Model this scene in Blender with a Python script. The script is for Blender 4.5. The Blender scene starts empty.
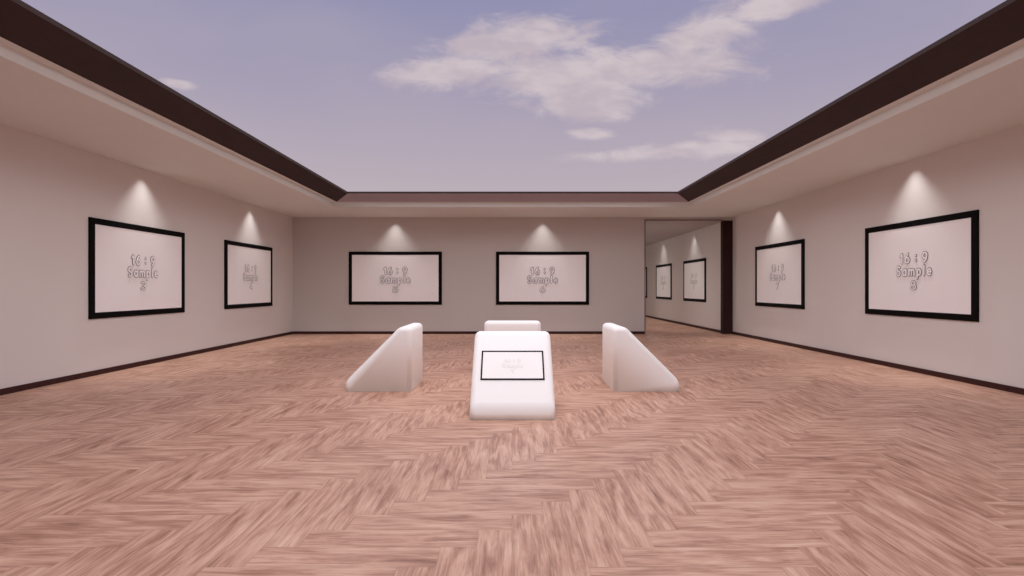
import bpy, bmesh, math
from mathutils import Vector, Matrix
S = 1.6/46.0          # metres per unit (1 unit = 1 px at the end wall)
F = 499.0
D = F*S               # distance camera -> end wall
EYE = 1.6
XL, XR = -219.5*S, 220.5*S
YR = -0.42*D          # wall behind the viewer
def H(u): return EYE+u*S
scn = bpy.context.scene
scn.view_settings.view_transform = 'Standard'
scn.view_settings.look = 'None'
def lin(c):
    o=[]
    for v in c:
        v/=255.0
        o.append(v/12.92 if v<=0.04045 else ((v+0.055)/1.055)**2.4)
    return (o[0],o[1],o[2],1.0)

# ---------- node helper
class N:
    def __init__(s,t): s.t=t; s.n=t.nodes; s.l=t.links
    def put(s,sock,v):
        if isinstance(v,(int,float)): sock.default_value=v
        elif isinstance(v,(tuple,list)): sock.default_value=v
        else: s.l.new(v,sock)
    def m(s,op,a,b=None,c=None,clamp=False):
        n=s.n.new('ShaderNodeMath'); n.operation=op; n.use_clamp=clamp
        s.put(n.inputs[0],a)
        if b is not None: s.put(n.inputs[1],b)
        if c is not None: s.put(n.inputs[2],c)
        return n.outputs[0]
    def xyz(s,a,b,c):
        n=s.n.new('ShaderNodeCombineXYZ')
        for i,v in enumerate((a,b,c)): s.put(n.inputs[i],v)
        return n.outputs[0]
    def sep(s,v):
        n=s.n.new('ShaderNodeSeparateXYZ'); s.l.new(v,n.inputs[0]); return n.outputs
    def noise(s,v,scale,detail=3,rough=.5,dist=0):
        n=s.n.new('ShaderNodeTexNoise'); s.l.new(v,n.inputs['Vector'])
        n.inputs['Scale'].default_value=scale; n.inputs['Detail'].default_value=detail
        n.inputs['Roughness'].default_value=rough; n.inputs['Distortion'].default_value=dist
        return n.outputs[0]
    def white(s,v):
        n=s.n.new('ShaderNodeTexWhiteNoise'); n.noise_dimensions='3D'; s.l.new(v,n.inputs['Vector']); return n.outputs['Value']
    def mix(s,f,a,b,mode='MIX'):
        n=s.n.new('ShaderNodeMix'); n.data_type='RGBA'; n.blend_type=mode
        s.put(n.inputs[0],f); s.put(n.inputs[6],a); s.put(n.inputs[7],b)
        return n.outputs[2]
    def ss(s,v,a,b):
        n=s.n.new('ShaderNodeMapRange'); n.interpolation_type='SMOOTHSTEP'
        s.put(n.inputs[0],v); n.inputs[1].default_value=a; n.inputs[2].default_value=b
        return n.outputs[0]
    def ramp(s,v,stops):
        n=s.n.new('ShaderNodeValToRGB'); s.l.new(v,n.inputs[0])
        e=n.color_ramp.elements
        while len(e)<len(stops): e.new(.5)
        for i,(p,c) in enumerate(stops): e[i].position=p; e[i].color=c
        return n.outputs[0]

def mat(name,col,rough=.6,var=0.03,scale=3,bump=0.0,bscale=200,stretch=(1,1,1),spec=.5,emit=0):
    m=bpy.data.materials.new(name); m.use_nodes=True
    k=N(m.node_tree); bs=k.n['Principled BSDF']
    tc=k.n.new('ShaderNodeTexCoord')
    mp=k.n.new('ShaderNodeMapping'); k.l.new(tc.outputs['Object'],mp.inputs[0]); mp.inputs['Scale'].default_value=stretch
    no=k.noise(mp.outputs[0],scale,4)
    c=lin(col); f=lambda q: tuple(min(1,x*q) for x in c[:3])+(1,)
    k.l.new(k.mix(no,f(1-var),f(1+var)),bs.inputs['Base Color'])
    bs.inputs['Roughness'].default_value=rough
    bs.inputs['Specular IOR Level'].default_value=spec
    if emit:
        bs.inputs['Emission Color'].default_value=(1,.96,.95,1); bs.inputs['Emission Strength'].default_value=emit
    if bump:
        b=k.n.new('ShaderNodeBump'); b.inputs['Strength'].default_value=bump; b.inputs['Distance'].default_value=.002
        k.l.new(k.noise(mp.outputs[0],bscale,3),b.inputs['Height']); k.l.new(b.outputs[0],bs.inputs['Normal'])
    return m
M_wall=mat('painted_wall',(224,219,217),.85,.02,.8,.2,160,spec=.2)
M_wall_shade=mat('shaded_end_wall',(204,198,195),.85,.02,.8,.2,160,spec=.2)  # wall paint darkened, the end wall's dimmer light put into the colour
M_ceil=mat('painted_ceiling',(226,228,226),.85,.02,.8,spec=.2)
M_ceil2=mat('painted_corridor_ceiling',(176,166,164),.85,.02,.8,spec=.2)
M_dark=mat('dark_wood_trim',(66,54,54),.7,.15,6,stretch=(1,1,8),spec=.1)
M_dark_lit=mat('lit_wood_trim',(172,162,172),.7,.06,6,stretch=(1,1,8),spec=.1)  # trim wood lightened, stronger light on the far board put into the colour
M_post=mat('dark_wood_post',(58,38,38),.7,.15,6,stretch=(1,1,8),spec=.1)
M_base=mat('dark_baseboard',(62,34,32),.5,.12,5,spec=.2)
M_black=mat('black_frame',(7,5,6),.7,.1,10,spec=.1)
M_sheet=mat('picture_sheet',(233,226,227),.6,.01,2,spec=.2,emit=.07)  # faint emission added to brighten the sheet, not a light source
M_white=mat('white_plinth',(240,238,238),.5,.01,2,spec=.3,emit=.12)  # slight emission added to brighten the upright faces, no lamp inside
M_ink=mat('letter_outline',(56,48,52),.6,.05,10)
M_inkf=mat('letter_fill',(238,230,232),.6,.01,10,emit=.08)  # faint added glow, as on the sheet
M_inkp=mat('pale_letter',(208,203,203),.6,.01,10,emit=.10)  # faint added glow, as on the plinth
M_trim=mat('thin_dark_trim',(120,104,102),.5,.02,3)

# ---------- floor material : herringbone parquet
def floor_mat():
    m=bpy.data.materials.new('herringbone_parquet'); m.use_nodes=True
    k=N(m.node_tree); bs=k.n['Principled BSDF']
    g=k.n.new('ShaderNodeNewGeometry'); x,y,z=k.sep(g.outputs['Position'])
    W=0.22; n=5; q=1/W
    u=k.m('MULTIPLY',x,q); v=k.m('MULTIPLY',y,q)
    i=k.m('FLOOR',u); j=k.m('FLOOR',v)
    mm=k.m('FLOORED_MODULO',k.m('SUBTRACT',i,j),2*n)
    ver=k.m('GREATER_THAN',mm,n-.5)
    def sel(a,b):
        return k.m('ADD',k.m('MULTIPLY',a,k.m('SUBTRACT',1,ver)),k.m('MULTIPLY',b,ver))
    fu=k.m('FRACT',u); fv=k.m('FRACT',v)
    across=sel(fv,fu)
    id1=sel(k.m('SUBTRACT',i,mm),i); id2=sel(j,k.m('ADD',j,mm))
    al_h=k.m('ADD',mm,fu)
    al_v=k.m('ADD',k.m('SUBTRACT',2*n-1,mm),fv)
    along=sel(al_h,al_v)
    idv=k.xyz(id1,id2,ver)
    r=k.white(idv)
    r2=k.white(k.xyz(id2,id1,k.m('ADD',ver,7.3)))
    gv=k.xyz(k.m('ADD',k.m('MULTIPLY',along,.36),k.m('MULTIPLY',r,50)),k.m('ADD',k.m('MULTIPLY',across,2.3),k.m('MULTIPLY',r2,50)),r)
    g1=k.noise(gv,1.3,6,.62,.6)
    gv2=k.xyz(k.m('ADD',k.m('MULTIPLY',along,.6),k.m('MULTIPLY',r2,90)),k.m('ADD',k.m('MULTIPLY',across,13),k.m('MULTIPLY',r,50)),r2)
    g2=k.noise(gv2,1.3,4,.6,.2)
    g3=k.noise(g.outputs['Position'],.8,3,.5,.3)
    t=k.m('ADD',k.m('MULTIPLY',g1,.66),k.m('MULTIPLY',g2,.34))
    t=k.m('ADD',t,k.m('MULTIPLY',k.m('SUBTRACT',g3,.5),.15))
    t=k.m('ADD',t,k.m('MULTIPLY',k.m('SUBTRACT',r,.5),.03))
    col=k.ramp(t,[(.28,lin((112,73,59))),(.41,lin((164,120,101))),(.52,lin((196,154,133))),(.70,lin((224,190,168)))])
    e=k.m('MINIMUM',across,k.m('SUBTRACT',1,across))
    e2=k.m('MINIMUM',along,k.m('SUBTRACT',n,along))
    ed=k.ss(k.m('MINIMUM',e,e2),0.0,.03)
    col=k.mix(k.m('MULTIPLY',k.m('SUBTRACT',1,ed),.22),col,lin((104,68,58)))
    k.l.new(col,bs.inputs['Base Color'])
    k.l.new(k.m('ADD',.40,k.m('MULTIPLY',g2,.15)),bs.inputs['Roughness'])
    bs.inputs['Specular IOR Level'].default_value=.35
    b=k.n.new('ShaderNodeBump'); b.inputs['Strength'].default_value=.10; b.inputs['Distance'].default_value=.002
    k.l.new(k.m('ADD',ed,k.m('MULTIPLY',g2,.4)),b.inputs['Height']); k.l.new(b.outputs[0],bs.inputs['Normal'])
    return m
M_floor=floor_mat()

# ---------- mesh helpers
def link(o): scn.collection.objects.link(o); return o
def mkobj(name,bm,mats,kind=None):
    me=bpy.data.meshes.new(name); bmesh.ops.recalc_face_normals(bm,faces=bm.faces); bm.to_mesh(me); bm.free()
    for m in (mats if isinstance(mats,list) else [mats]): me.materials.append(m)
    o=link(bpy.data.objects.new(name,me))
    if kind: o['kind']=kind
    return o
def addbox(bm,a,b):
    vs=[bm.verts.new((x,y,z)) for x in (a[0],b[0]) for y in (a[1],b[1]) for z in (a[2],b[2])]
    for f in ((0,1,3,2),(4,6,7,5),(0,4,5,1),(2,3,7,6),(0,2,6,4),(1,5,7,3)): bm.faces.new([vs[i] for i in f])
def boxes(name,lst,m,label=None,cat=None):
    bm=bmesh.new()
    for a,b in lst: addbox(bm,a,b)
    o=mkobj(name,bm,m,'structure')
    if label: o['label']=label
    if cat: o['category']=cat
    return o
def addring(bm,o,i,z0,z1): # o,i = (x0,y0,x1,y1)
    def rect(r,z): return [bm.verts.new(p) for p in ((r[0],r[1],z),(r[2],r[1],z),(r[2],r[3],z),(r[0],r[3],z))]
    A,B,C,E=rect(o,z0),rect(i,z0),rect(o,z1),rect(i,z1)
    for k in range(4):
        l=(k+1)%4
        bm.faces.new((A[k],A[l],B[l],B[k])); bm.faces.new((C[k],C[l],E[l],E[k]))
        bm.faces.new((A[k],A[l],C[l],C[k])); bm.faces.new((B[k],B[l],E[l],E[k]))

T=.25
ZC=H(70.6); ZT=H(82)
XO=133*S; XP=211*S; XC=214*S; YE=2.25*D
CH=H(67.3)
boxes('floor',[((XL-T,YR-T,-.1),(XR+T,YE+T,0))],M_floor,'pinkish brown herringbone wood parquet floor','floor')
boxes('wall_left',[((XL-T,YR-T,0),(XL,D+T,ZC))],M_wall,'plain warm white painted gallery wall','wall')
boxes('wall_right',[((XR,YR-T,0),(XR+T,D,ZC))],M_wall,'plain warm white painted gallery wall','wall')
boxes('wall_rear',[((XL,YR-T,0),(XR,YR,ZC))],M_wall,'plain warm white painted gallery wall','wall')
boxes('wall_end',[((XL,D,0),(XO,D+T,ZC)),((XO,D,CH+.03),(XR,D+T,ZC))],M_wall_shade,'plain warm white painted wall beside a corridor opening','wall')
boxes('wall_corridor_right',[((XC,D+.2,0),(XC+T,YE,CH))],M_wall,'plain warm white painted corridor wall','wall')
boxes('wall_corridor_left',[((XO-T,D+T,0),(XO,YE,CH))],M_wall,'plain warm white painted corridor wall','wall')
boxes('wall_corridor_end',[((XO-T,YE,0),(XC+T,YE+T,CH))],M_wall,'plain warm white painted corridor end wall','wall')
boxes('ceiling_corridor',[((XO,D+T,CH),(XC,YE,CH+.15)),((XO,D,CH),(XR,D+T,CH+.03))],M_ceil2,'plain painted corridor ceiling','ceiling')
# ceiling ring : soffit, pale step, then an inward leaning dark crown
def rect(e): return (XL+e*S,YR+e*S,XR-e*S,D-e*S)
out=(XL-T,YR-T,XR+T,D+T)
bm=bmesh.new()
addring(bm,out,rect(64),ZC,H(74.4))
addring(bm,out,rect(68),H(74.4),ZT)
c=mkobj('ceiling',bm,M_ceil,'structure'); c['label']='pale painted ceiling border around a large open skylight'; c['category']='ceiling'
prof=[(68,74.4),(82,79.0),(82,80.6),(68,80.6)]
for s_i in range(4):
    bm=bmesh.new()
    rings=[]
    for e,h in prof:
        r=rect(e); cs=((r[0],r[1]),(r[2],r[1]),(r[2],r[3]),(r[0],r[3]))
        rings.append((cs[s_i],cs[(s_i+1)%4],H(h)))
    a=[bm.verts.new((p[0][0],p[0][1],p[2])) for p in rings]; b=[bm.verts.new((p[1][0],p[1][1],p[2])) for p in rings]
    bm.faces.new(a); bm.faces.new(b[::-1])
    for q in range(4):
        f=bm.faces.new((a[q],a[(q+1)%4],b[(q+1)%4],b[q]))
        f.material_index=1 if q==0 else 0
    o=mkobj('trim_%d'%(s_i+1),bm,[M_dark,M_dark_lit if s_i==2 else M_dark],'structure'); o['label']='dark brown crown board lining the skylight opening'; o['category']='trim'
boxes('trim_5',[((XP,D-.02,0),(XR,D+.2,CH))],M_post,'dark brown wooden post beside the corridor opening','trim')
boxes('trim_6',[((XO-.02,D-.02,0),(XO+.015,D+.03,CH)),((XO-.02,D-.02,CH),(XP,D,CH+.04))],M_trim,'thin dark trim edging the corridor opening','trim')
bh=2.7*S; bt=.02
boxes('baseboard_left',[((XL,YR,0),(XL+bt,D,bh))],M_base,'dark brown baseboard','baseboard')
boxes('baseboard_right',[((XR-bt,YR,0),(XR,D-.02,bh))],M_base,'dark brown baseboard','baseboard')
boxes('baseboard_end',[((XL+bt,D-bt,0),(XO-.02,D,bh))],M_base,'dark brown baseboard','baseboard')
boxes('baseboard_rear',[((XL+bt,YR,0),(XR-bt,YR+bt,bh))],M_base,'dark brown baseboard','baseboard')
boxes('baseboard_corridor',[((XC-bt,D+.2,0),(XC,YE,bh))],M_base,'dark brown baseboard','baseboard')

# ---------- rounded stroke lettering
def arc(cx,cy,rx,ry,a0,a1,n=10):
    return [(cx+rx*math.cos(math.radians(a0+(a1-a0)*i/n)),cy+ry*math.sin(math.radians(a0+(a1-a0)*i/n))) for i in range(n+1)]
GL={
 '1':(.36,[[(.0,.76),(.26,1),(.26,0)]]),
 '6':(.6,[arc(.3,.3,.3,.3,0,360,14),[(.02,.36),(.12,.72),(.42,1.0)]]),
 '9':(.6,[arc(.3,.7,.3,.3,0,360,14),[(.58,.64),(.48,.28),(.18,.0)]]),
 ':':(.1,[[(.05,.18),(.05,.2)],[(.05,.74),(.05,.76)]]),
 ' ':(.12,[]),
 'S':(.58,[arc(.3,.74,.27,.25,40,270,10)+arc(.3,.25,.28,.25,90,-140,10)]),
 'a':(.56,[arc(.27,.31,.27,.31,0,360,14),[(.56,.62),(.56,0)]]),
 'm':(.86,[[(0,.62),(0,0)],[(0,.4)]+arc(.215,.4,.215,.22,180,0,6)+[(.43,0)],[(.43,.4)]+arc(.645,.4,.215,.22,180,0,6)+[(.86,0)]]),
 'p':(.56,[arc(.29,.31,.27,.31,0,360,14),[(0,.62),(0,-.34)]]),
 'l':(.08,[[(.04,1),(.04,0)]]),
 'e':(.56,[[(.02,.32),(.54,.32)]+arc(.28,.31,.27,.31,0,310,12)]),
 '3':(.55,[arc(.25,.75,.26,.25,150,-90,9)+arc(.25,.25,.3,.25,90,-150,9)]),
 '4':(.6,[[(.45,0),(.45,1),(0,.3),(.62,.3)]]),
 '5':(.55,[[(.52,1),(.08,1),(.04,.56)]+arc(.25,.3,.3,.3,110,-150,10)]),
 '7':(.55,[[(0,1),(.55,1),(.2,0)]]),
 '8':(.55,[arc(.275,.76,.22,.24,0,360,12),arc(.275,.26,.275,.27,0,360,12)]),
}
def stroke(bm,a,b,r,y,mi):
    d=math.atan2(b[1]-a[1],b[0]-a[0]); N_=6
    l=[(b[0]+r*math.cos(d-math.pi/2+math.pi*i/N_),b[1]+r*math.sin(d-math.pi/2+math.pi*i/N_)) for i in range(N_+1)]
    l+=[(a[0]+r*math.cos(d+math.pi/2+math.pi*i/N_),a[1]+r*math.sin(d+math.pi/2+math.pi*i/N_)) for i in range(N_+1)]
    f=bm.faces.new([bm.verts.new((p[0],y,p[1])) for p in l]); f.material_index=mi
    f.normal_update()
    if f.normal.y>0: f.normal_flip()
def line(bm,s,cz,w,h,gap,ro,ri,ys,dy):
    tot=sum(GL[c][0] for c in s)+gap*(len(s)-1)
    sx=w/tot; x=-w/2; n=0
    for c in s:
        cw,st=GL[c]
        for p in st:
            q=[(x+a*sx,cz+b*h) for a,b in p]
            # every segment sits a hair in front of the last so that faces never coincide
            for a,b in zip(q,q[1:]):
                stroke(bm,a,b,ro,ys-dy-n*1e-6,0); stroke(bm,a,b,ri,ys-2*dy-n*1e-6,1); n+=1
        x+=(cw+gap)*sx
def lettering(digit,k,m1,m2,ys,par,dy=.004):
    u=k*S
    ro,ri=1.02*u,.66*u
    for s,cz,w,h,gap,a,b in (('16 : 9',4.4,22.5,6.1,.42,1,1),('Sample',-4.4,29,6.3,.5,1,1),(digit,-13.9,4.4,5.3,.3,.8,.74)):
        bm=bmesh.new()
        line(bm,s,cz*u,w*u,h*u,gap,ro*a,ri*b,ys,dy)
        me=bpy.data.meshes.new('lettering'); bm.to_mesh(me); bm.free()
        me.materials.append(m1); me.materials.append(m2)
        child('lettering',me,par)
def frame_mesh(w,h,b,t):
    bm=bmesh.new()
    addring(bm,(-w/2,-h/2,w/2,h/2),(-w/2+b,-h/2+b,w/2-b,h/2-b),0,t)
    bmesh.ops.recalc_face_normals(bm,faces=bm.faces)
    bmesh.ops.bevel(bm,geom=[e for e in bm.edges],offset=t*.06,segments=1,affect='EDGES')
    bmesh.ops.transform(bm,matrix=Matrix.Rotation(math.pi/2,4,'X'),verts=bm.verts) # z->-y
    me=bpy.data.meshes.new('frame'); bm.to_mesh(me); bm.free(); me.materials.append(M_black); return me
def sheet_mesh(w,h,d,m):
    bm=bmesh.new(); addbox(bm,(-w/2,-d,-h/2),(w/2,0,h/2))
    bmesh.ops.recalc_face_normals(bm,faces=bm.faces)
    me=bpy.data.meshes.new('picture'); bm.to_mesh(me); bm.free(); me.materials.append(m); return me
def child(name,me,par,loc=(0,0,0)):
    o=link(bpy.data.objects.new(name,me)); o.parent=par; o.location=loc; return o
cache={}
def picture(w,h,loc,rotz,digit,label,group,k):
    b=3.3*S; t=.034
    if (w,h) not in cache:
        cache[(w,h)]=(frame_mesh(w*S,h*S,b,t),sheet_mesh(w*S-2*b,h*S-2*b,.03,M_sheet))
    e=link(bpy.data.objects.new('picture_frame',None)); e.empty_display_size=.3
    hz=h*S/2
    e.location=(loc[0],loc[1],loc[2]-hz); e.rotation_euler=(0,0,rotz)
    e['label']=label; e['category']='picture'; e['group']=group
    child('frame',cache[(w,h)][0],e,(0,0,hz))
    p=child('picture',cache[(w,h)][1],e,(0,0,hz)); p['label']='pale sheet printed with outlined lettering'
    lettering(digit,k,M_ink,M_inkf,-.03,p)
ZM=H(9.8)
g1='black framed pictures on the gallery walls'
def spot(x,y,z,e,size=90):
    l=bpy.data.lights.new('picture_light','SPOT'); l.energy=e; l.spot_size=math.radians(size); l.spot_blend=1.0
    l.color=(1,.97,.95); l.shadow_soft_size=.03
    l.use_nodes=True; nt=l.node_tree; em=nt.nodes['Emission']
    fo=nt.nodes.new('ShaderNodeLightFalloff'); fo.inputs['Strength'].default_value=1.0; fo.inputs['Smooth'].default_value=3.5
    nt.links.new(fo.outputs['Quadratic'],em.inputs['Strength'])
    o=link(bpy.data.objects.new('picture_light',l)); o.location=(x,y,z)
SP=380; dl=.19
for x,dg in ((-116.5,'5'),(30.5,'6')):
    picture(93,53,(x*S,D,ZM),0,dg,'wide black framed picture reading 16 : 9 Sample %s'%dg,g1,1)
    spot(x*S,D-dl,ZC-.01,SP)
for y,dg in ((.593,'3'),(.8375,'4')):
    picture(75,53,(XL,y*D,ZM+.5*S),math.pi/2,dg,'black framed picture reading 16 : 9 Sample %s'%dg,g1,.8)
    spot(XL+dl,y*D,ZC-.01,SP)
for y,dg in ((.547,'8'),(.828,'7')):
    picture(75,53,(XR,y*D,ZM+.7*S),-math.pi/2,dg,'black framed picture reading 16 : 9 Sample %s'%dg,g1,.8)
    spot(XR-dl,y*D,ZC-.01,SP)
for y,dg in ((1.173,'9'),(1.41,'8'),(1.655,'7')):
    picture(71,49,(XC,y*D,H(8.7)),-math.pi/2,dg,'black framed picture hanging in the side corridor','black framed pictures in the corridor',.75)
    spot(XC-dl,y*D,CH-.01,200)

# ---------- plinths
def plinth_mesh():
    w,d,h,lip,top=30*S,29.5*S,28.6*S,4.5*S,5.5*S
    prof=[(-d/2,0),(d/2,0),(d/2,h),(d/2-top,h),(-d/2,lip)]   # (y,z), slope faces -Y
    bm=bmesh.new()
    a=[bm.verts.new((-w/2,y,z)) for y,z in prof]; b=[bm.verts.new((w/2,y,z)) for y,z in prof]
    bm.faces.new(a); bm.faces.new(b[::-1])
    for i in range(5):
        j=(i+1)%5; bm.faces.new((a[i],b[i],b[j],a[j]))
    bmesh.ops.recalc_face_normals(bm,faces=bm.faces)
    ed=[e for e in bm.edges if max(v.co.z for v in e.verts)>1e-4]
    bmesh.ops.bevel(bm,geom=ed,offset=.075,segments=6,profile=.5,affect='EDGES')
    for f in bm.faces: f.smooth=True
    me=bpy.data.meshes.new('plinth_body'); bm.to_mesh(me); bm.free(); me.materials.append(M_white)
    return me
PM=plinth_mesh()
cp=(.474)*D
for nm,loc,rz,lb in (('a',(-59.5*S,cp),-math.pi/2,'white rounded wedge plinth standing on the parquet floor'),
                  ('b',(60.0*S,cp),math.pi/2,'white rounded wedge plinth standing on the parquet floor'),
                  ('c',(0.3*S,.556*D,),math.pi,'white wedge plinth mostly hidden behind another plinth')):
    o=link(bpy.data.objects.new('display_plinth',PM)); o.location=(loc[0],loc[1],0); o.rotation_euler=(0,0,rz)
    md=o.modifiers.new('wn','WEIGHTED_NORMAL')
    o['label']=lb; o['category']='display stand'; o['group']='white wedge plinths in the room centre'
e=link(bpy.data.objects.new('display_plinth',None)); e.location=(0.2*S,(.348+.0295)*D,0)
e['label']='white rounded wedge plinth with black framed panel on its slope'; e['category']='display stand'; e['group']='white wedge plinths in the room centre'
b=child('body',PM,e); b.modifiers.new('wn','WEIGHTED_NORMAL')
sy,sz=24.0,24.1; ang=math.atan2(sz,sy); tm=.525
py=(-14.75+sy*tm)*S; pz=(4.5+sz*tm)*S
tilt=-(math.pi/2-ang)
fm=frame_mesh(23.4*S,13.2*S,.55*S,.012)
pf=child('panel_frame',fm,e,(0,py,pz)); pf.rotation_euler=(tilt,0,0)
pp=child('panel',sheet_mesh(22.3*S,12.1*S,.008,M_white),e,(0,py,pz)); pp.rotation_euler=(tilt,0,0); pp['label']='blank white panel with faint lettering'
lettering('1',.25,M_inkp,M_white,-.008,pp,.002)

# ---------- sky
w=bpy.data.worlds.new('sky'); scn.world=w; w.use_nodes=True
k=N(w.node_tree); bg=k.n['Background']
tc=k.n.new('ShaderNodeTexCoord'); x,y,z=k.sep(tc.outputs['Generated'])
ys=k.m('MAXIMUM',y,.02)
a=k.m('DIVIDE',x,ys); bb=k.m('DIVIDE',z,ys)
nv=k.xyz(k.m('MULTIPLY',a,1.0),k.m('MULTIPLY',bb,2.3),0.37)
nz=k.noise(nv,8.5,12,.66,.5)
nz2=k.noise(nv,2.2,3,.5,.0)
nz3=k.noise(nv,12,4,.5,.0)
blobs=[(450,71,84,17,-3),(520,42,80,26,-6),(560,78,95,34,6),(650,66,110,25,-3),(580,104,55,18,8),(710,28,62,24,-25),(765,8,90,15,-14),
       (588,134,24,7,0),(690,150,105,9,-4),(735,136,34,8,0),(178,84,20,5,10),(790,-30,90,25,-15)]
fld=None
for (px,pyy,rx,ry,an) in blobs:
    ca,cb=(px-512)/F,(288-pyy)/F; rx/=F; ry/=F; an=-math.radians(an)
    dx=k.m('SUBTRACT',a,ca); dy=k.m('SUBTRACT',bb,cb)
    u=k.m('ADD',k.m('MULTIPLY',dx,math.cos(an)/rx),k.m('MULTIPLY',dy,math.sin(an)/rx))
    v=k.m('ADD',k.m('MULTIPLY',dx,-math.sin(an)/ry),k.m('MULTIPLY',dy,math.cos(an)/ry))
    d=k.m('SQRT',k.m('ADD',k.m('MULTIPLY',u,u),k.m('MULTIPLY',v,v)))
    s_=k.m('SUBTRACT',1,d)
    fld=s_ if fld is None else k.m('MAXIMUM',fld,s_)
fld=k.m('MAXIMUM',fld,-1.6)
fld=k.m('ADD',fld,k.m('MULTIPLY',k.m('SUBTRACT',nz,.5),2.2))
cm=k.ss(fld,-.25,.6)
cm=k.m('MULTIPLY',cm,k.m('GREATER_THAN',y,.03))
cm=k.m('MULTIPLY',cm,.95)
sky=k.ramp(z,[(.0,lin((202,188,191))),(.2,lin((186,174,183))),(.34,lin((167,159,180))),(.5,lin((146,145,178))),(.9,lin((130,130,168)))])
veil=k.m('MULTIPLY',k.ss(nz2,.4,.75),.25)
sky=k.mix(veil,sky,lin((184,172,184)))
ccol=k.mix(k.ss(nz3,.3,.7),lin((192,178,187)),lin((210,197,201)))
k.l.new(k.mix(cm,sky,ccol),bg.inputs[0]); bg.inputs[1].default_value=1.0

# ---------- lights
l=bpy.data.lights.new('sun','SUN'); l.energy=3.15; l.angle=math.radians(160); l.color=(1,.93,.875)
o=link(bpy.data.objects.new('sun',l)); o.rotation_euler=(0,0,0); o.location=(0,4,12)
l=bpy.data.lights.new('overhead_light','SPOT'); l.energy=750; l.spot_size=math.radians(40); l.spot_blend=1; l.color=(1,.91,.83); l.shadow_soft_size=.8
o=link(bpy.data.objects.new('overhead_light',l)); o.location=(0,.45*D,9.5)
for yy in (1.12,1.4,1.75):  # unseen fill points without fittings, added to brighten the corridor
    l=bpy.data.lights.new('corridor_fill','POINT'); l.energy=24; l.color=(1,.90,.84); l.shadow_soft_size=0
    o=link(bpy.data.objects.new('corridor_fill',l)); o.location=(XO+.4,yy*D,1.6)

cam=bpy.data.cameras.new('camera'); cam.sensor_width=36; cam.lens=F/1024*36
co=link(bpy.data.objects.new('camera',cam)); co.location=(0,0,EYE); co.rotation_euler=(math.pi/2,0,0)
scn.camera=co
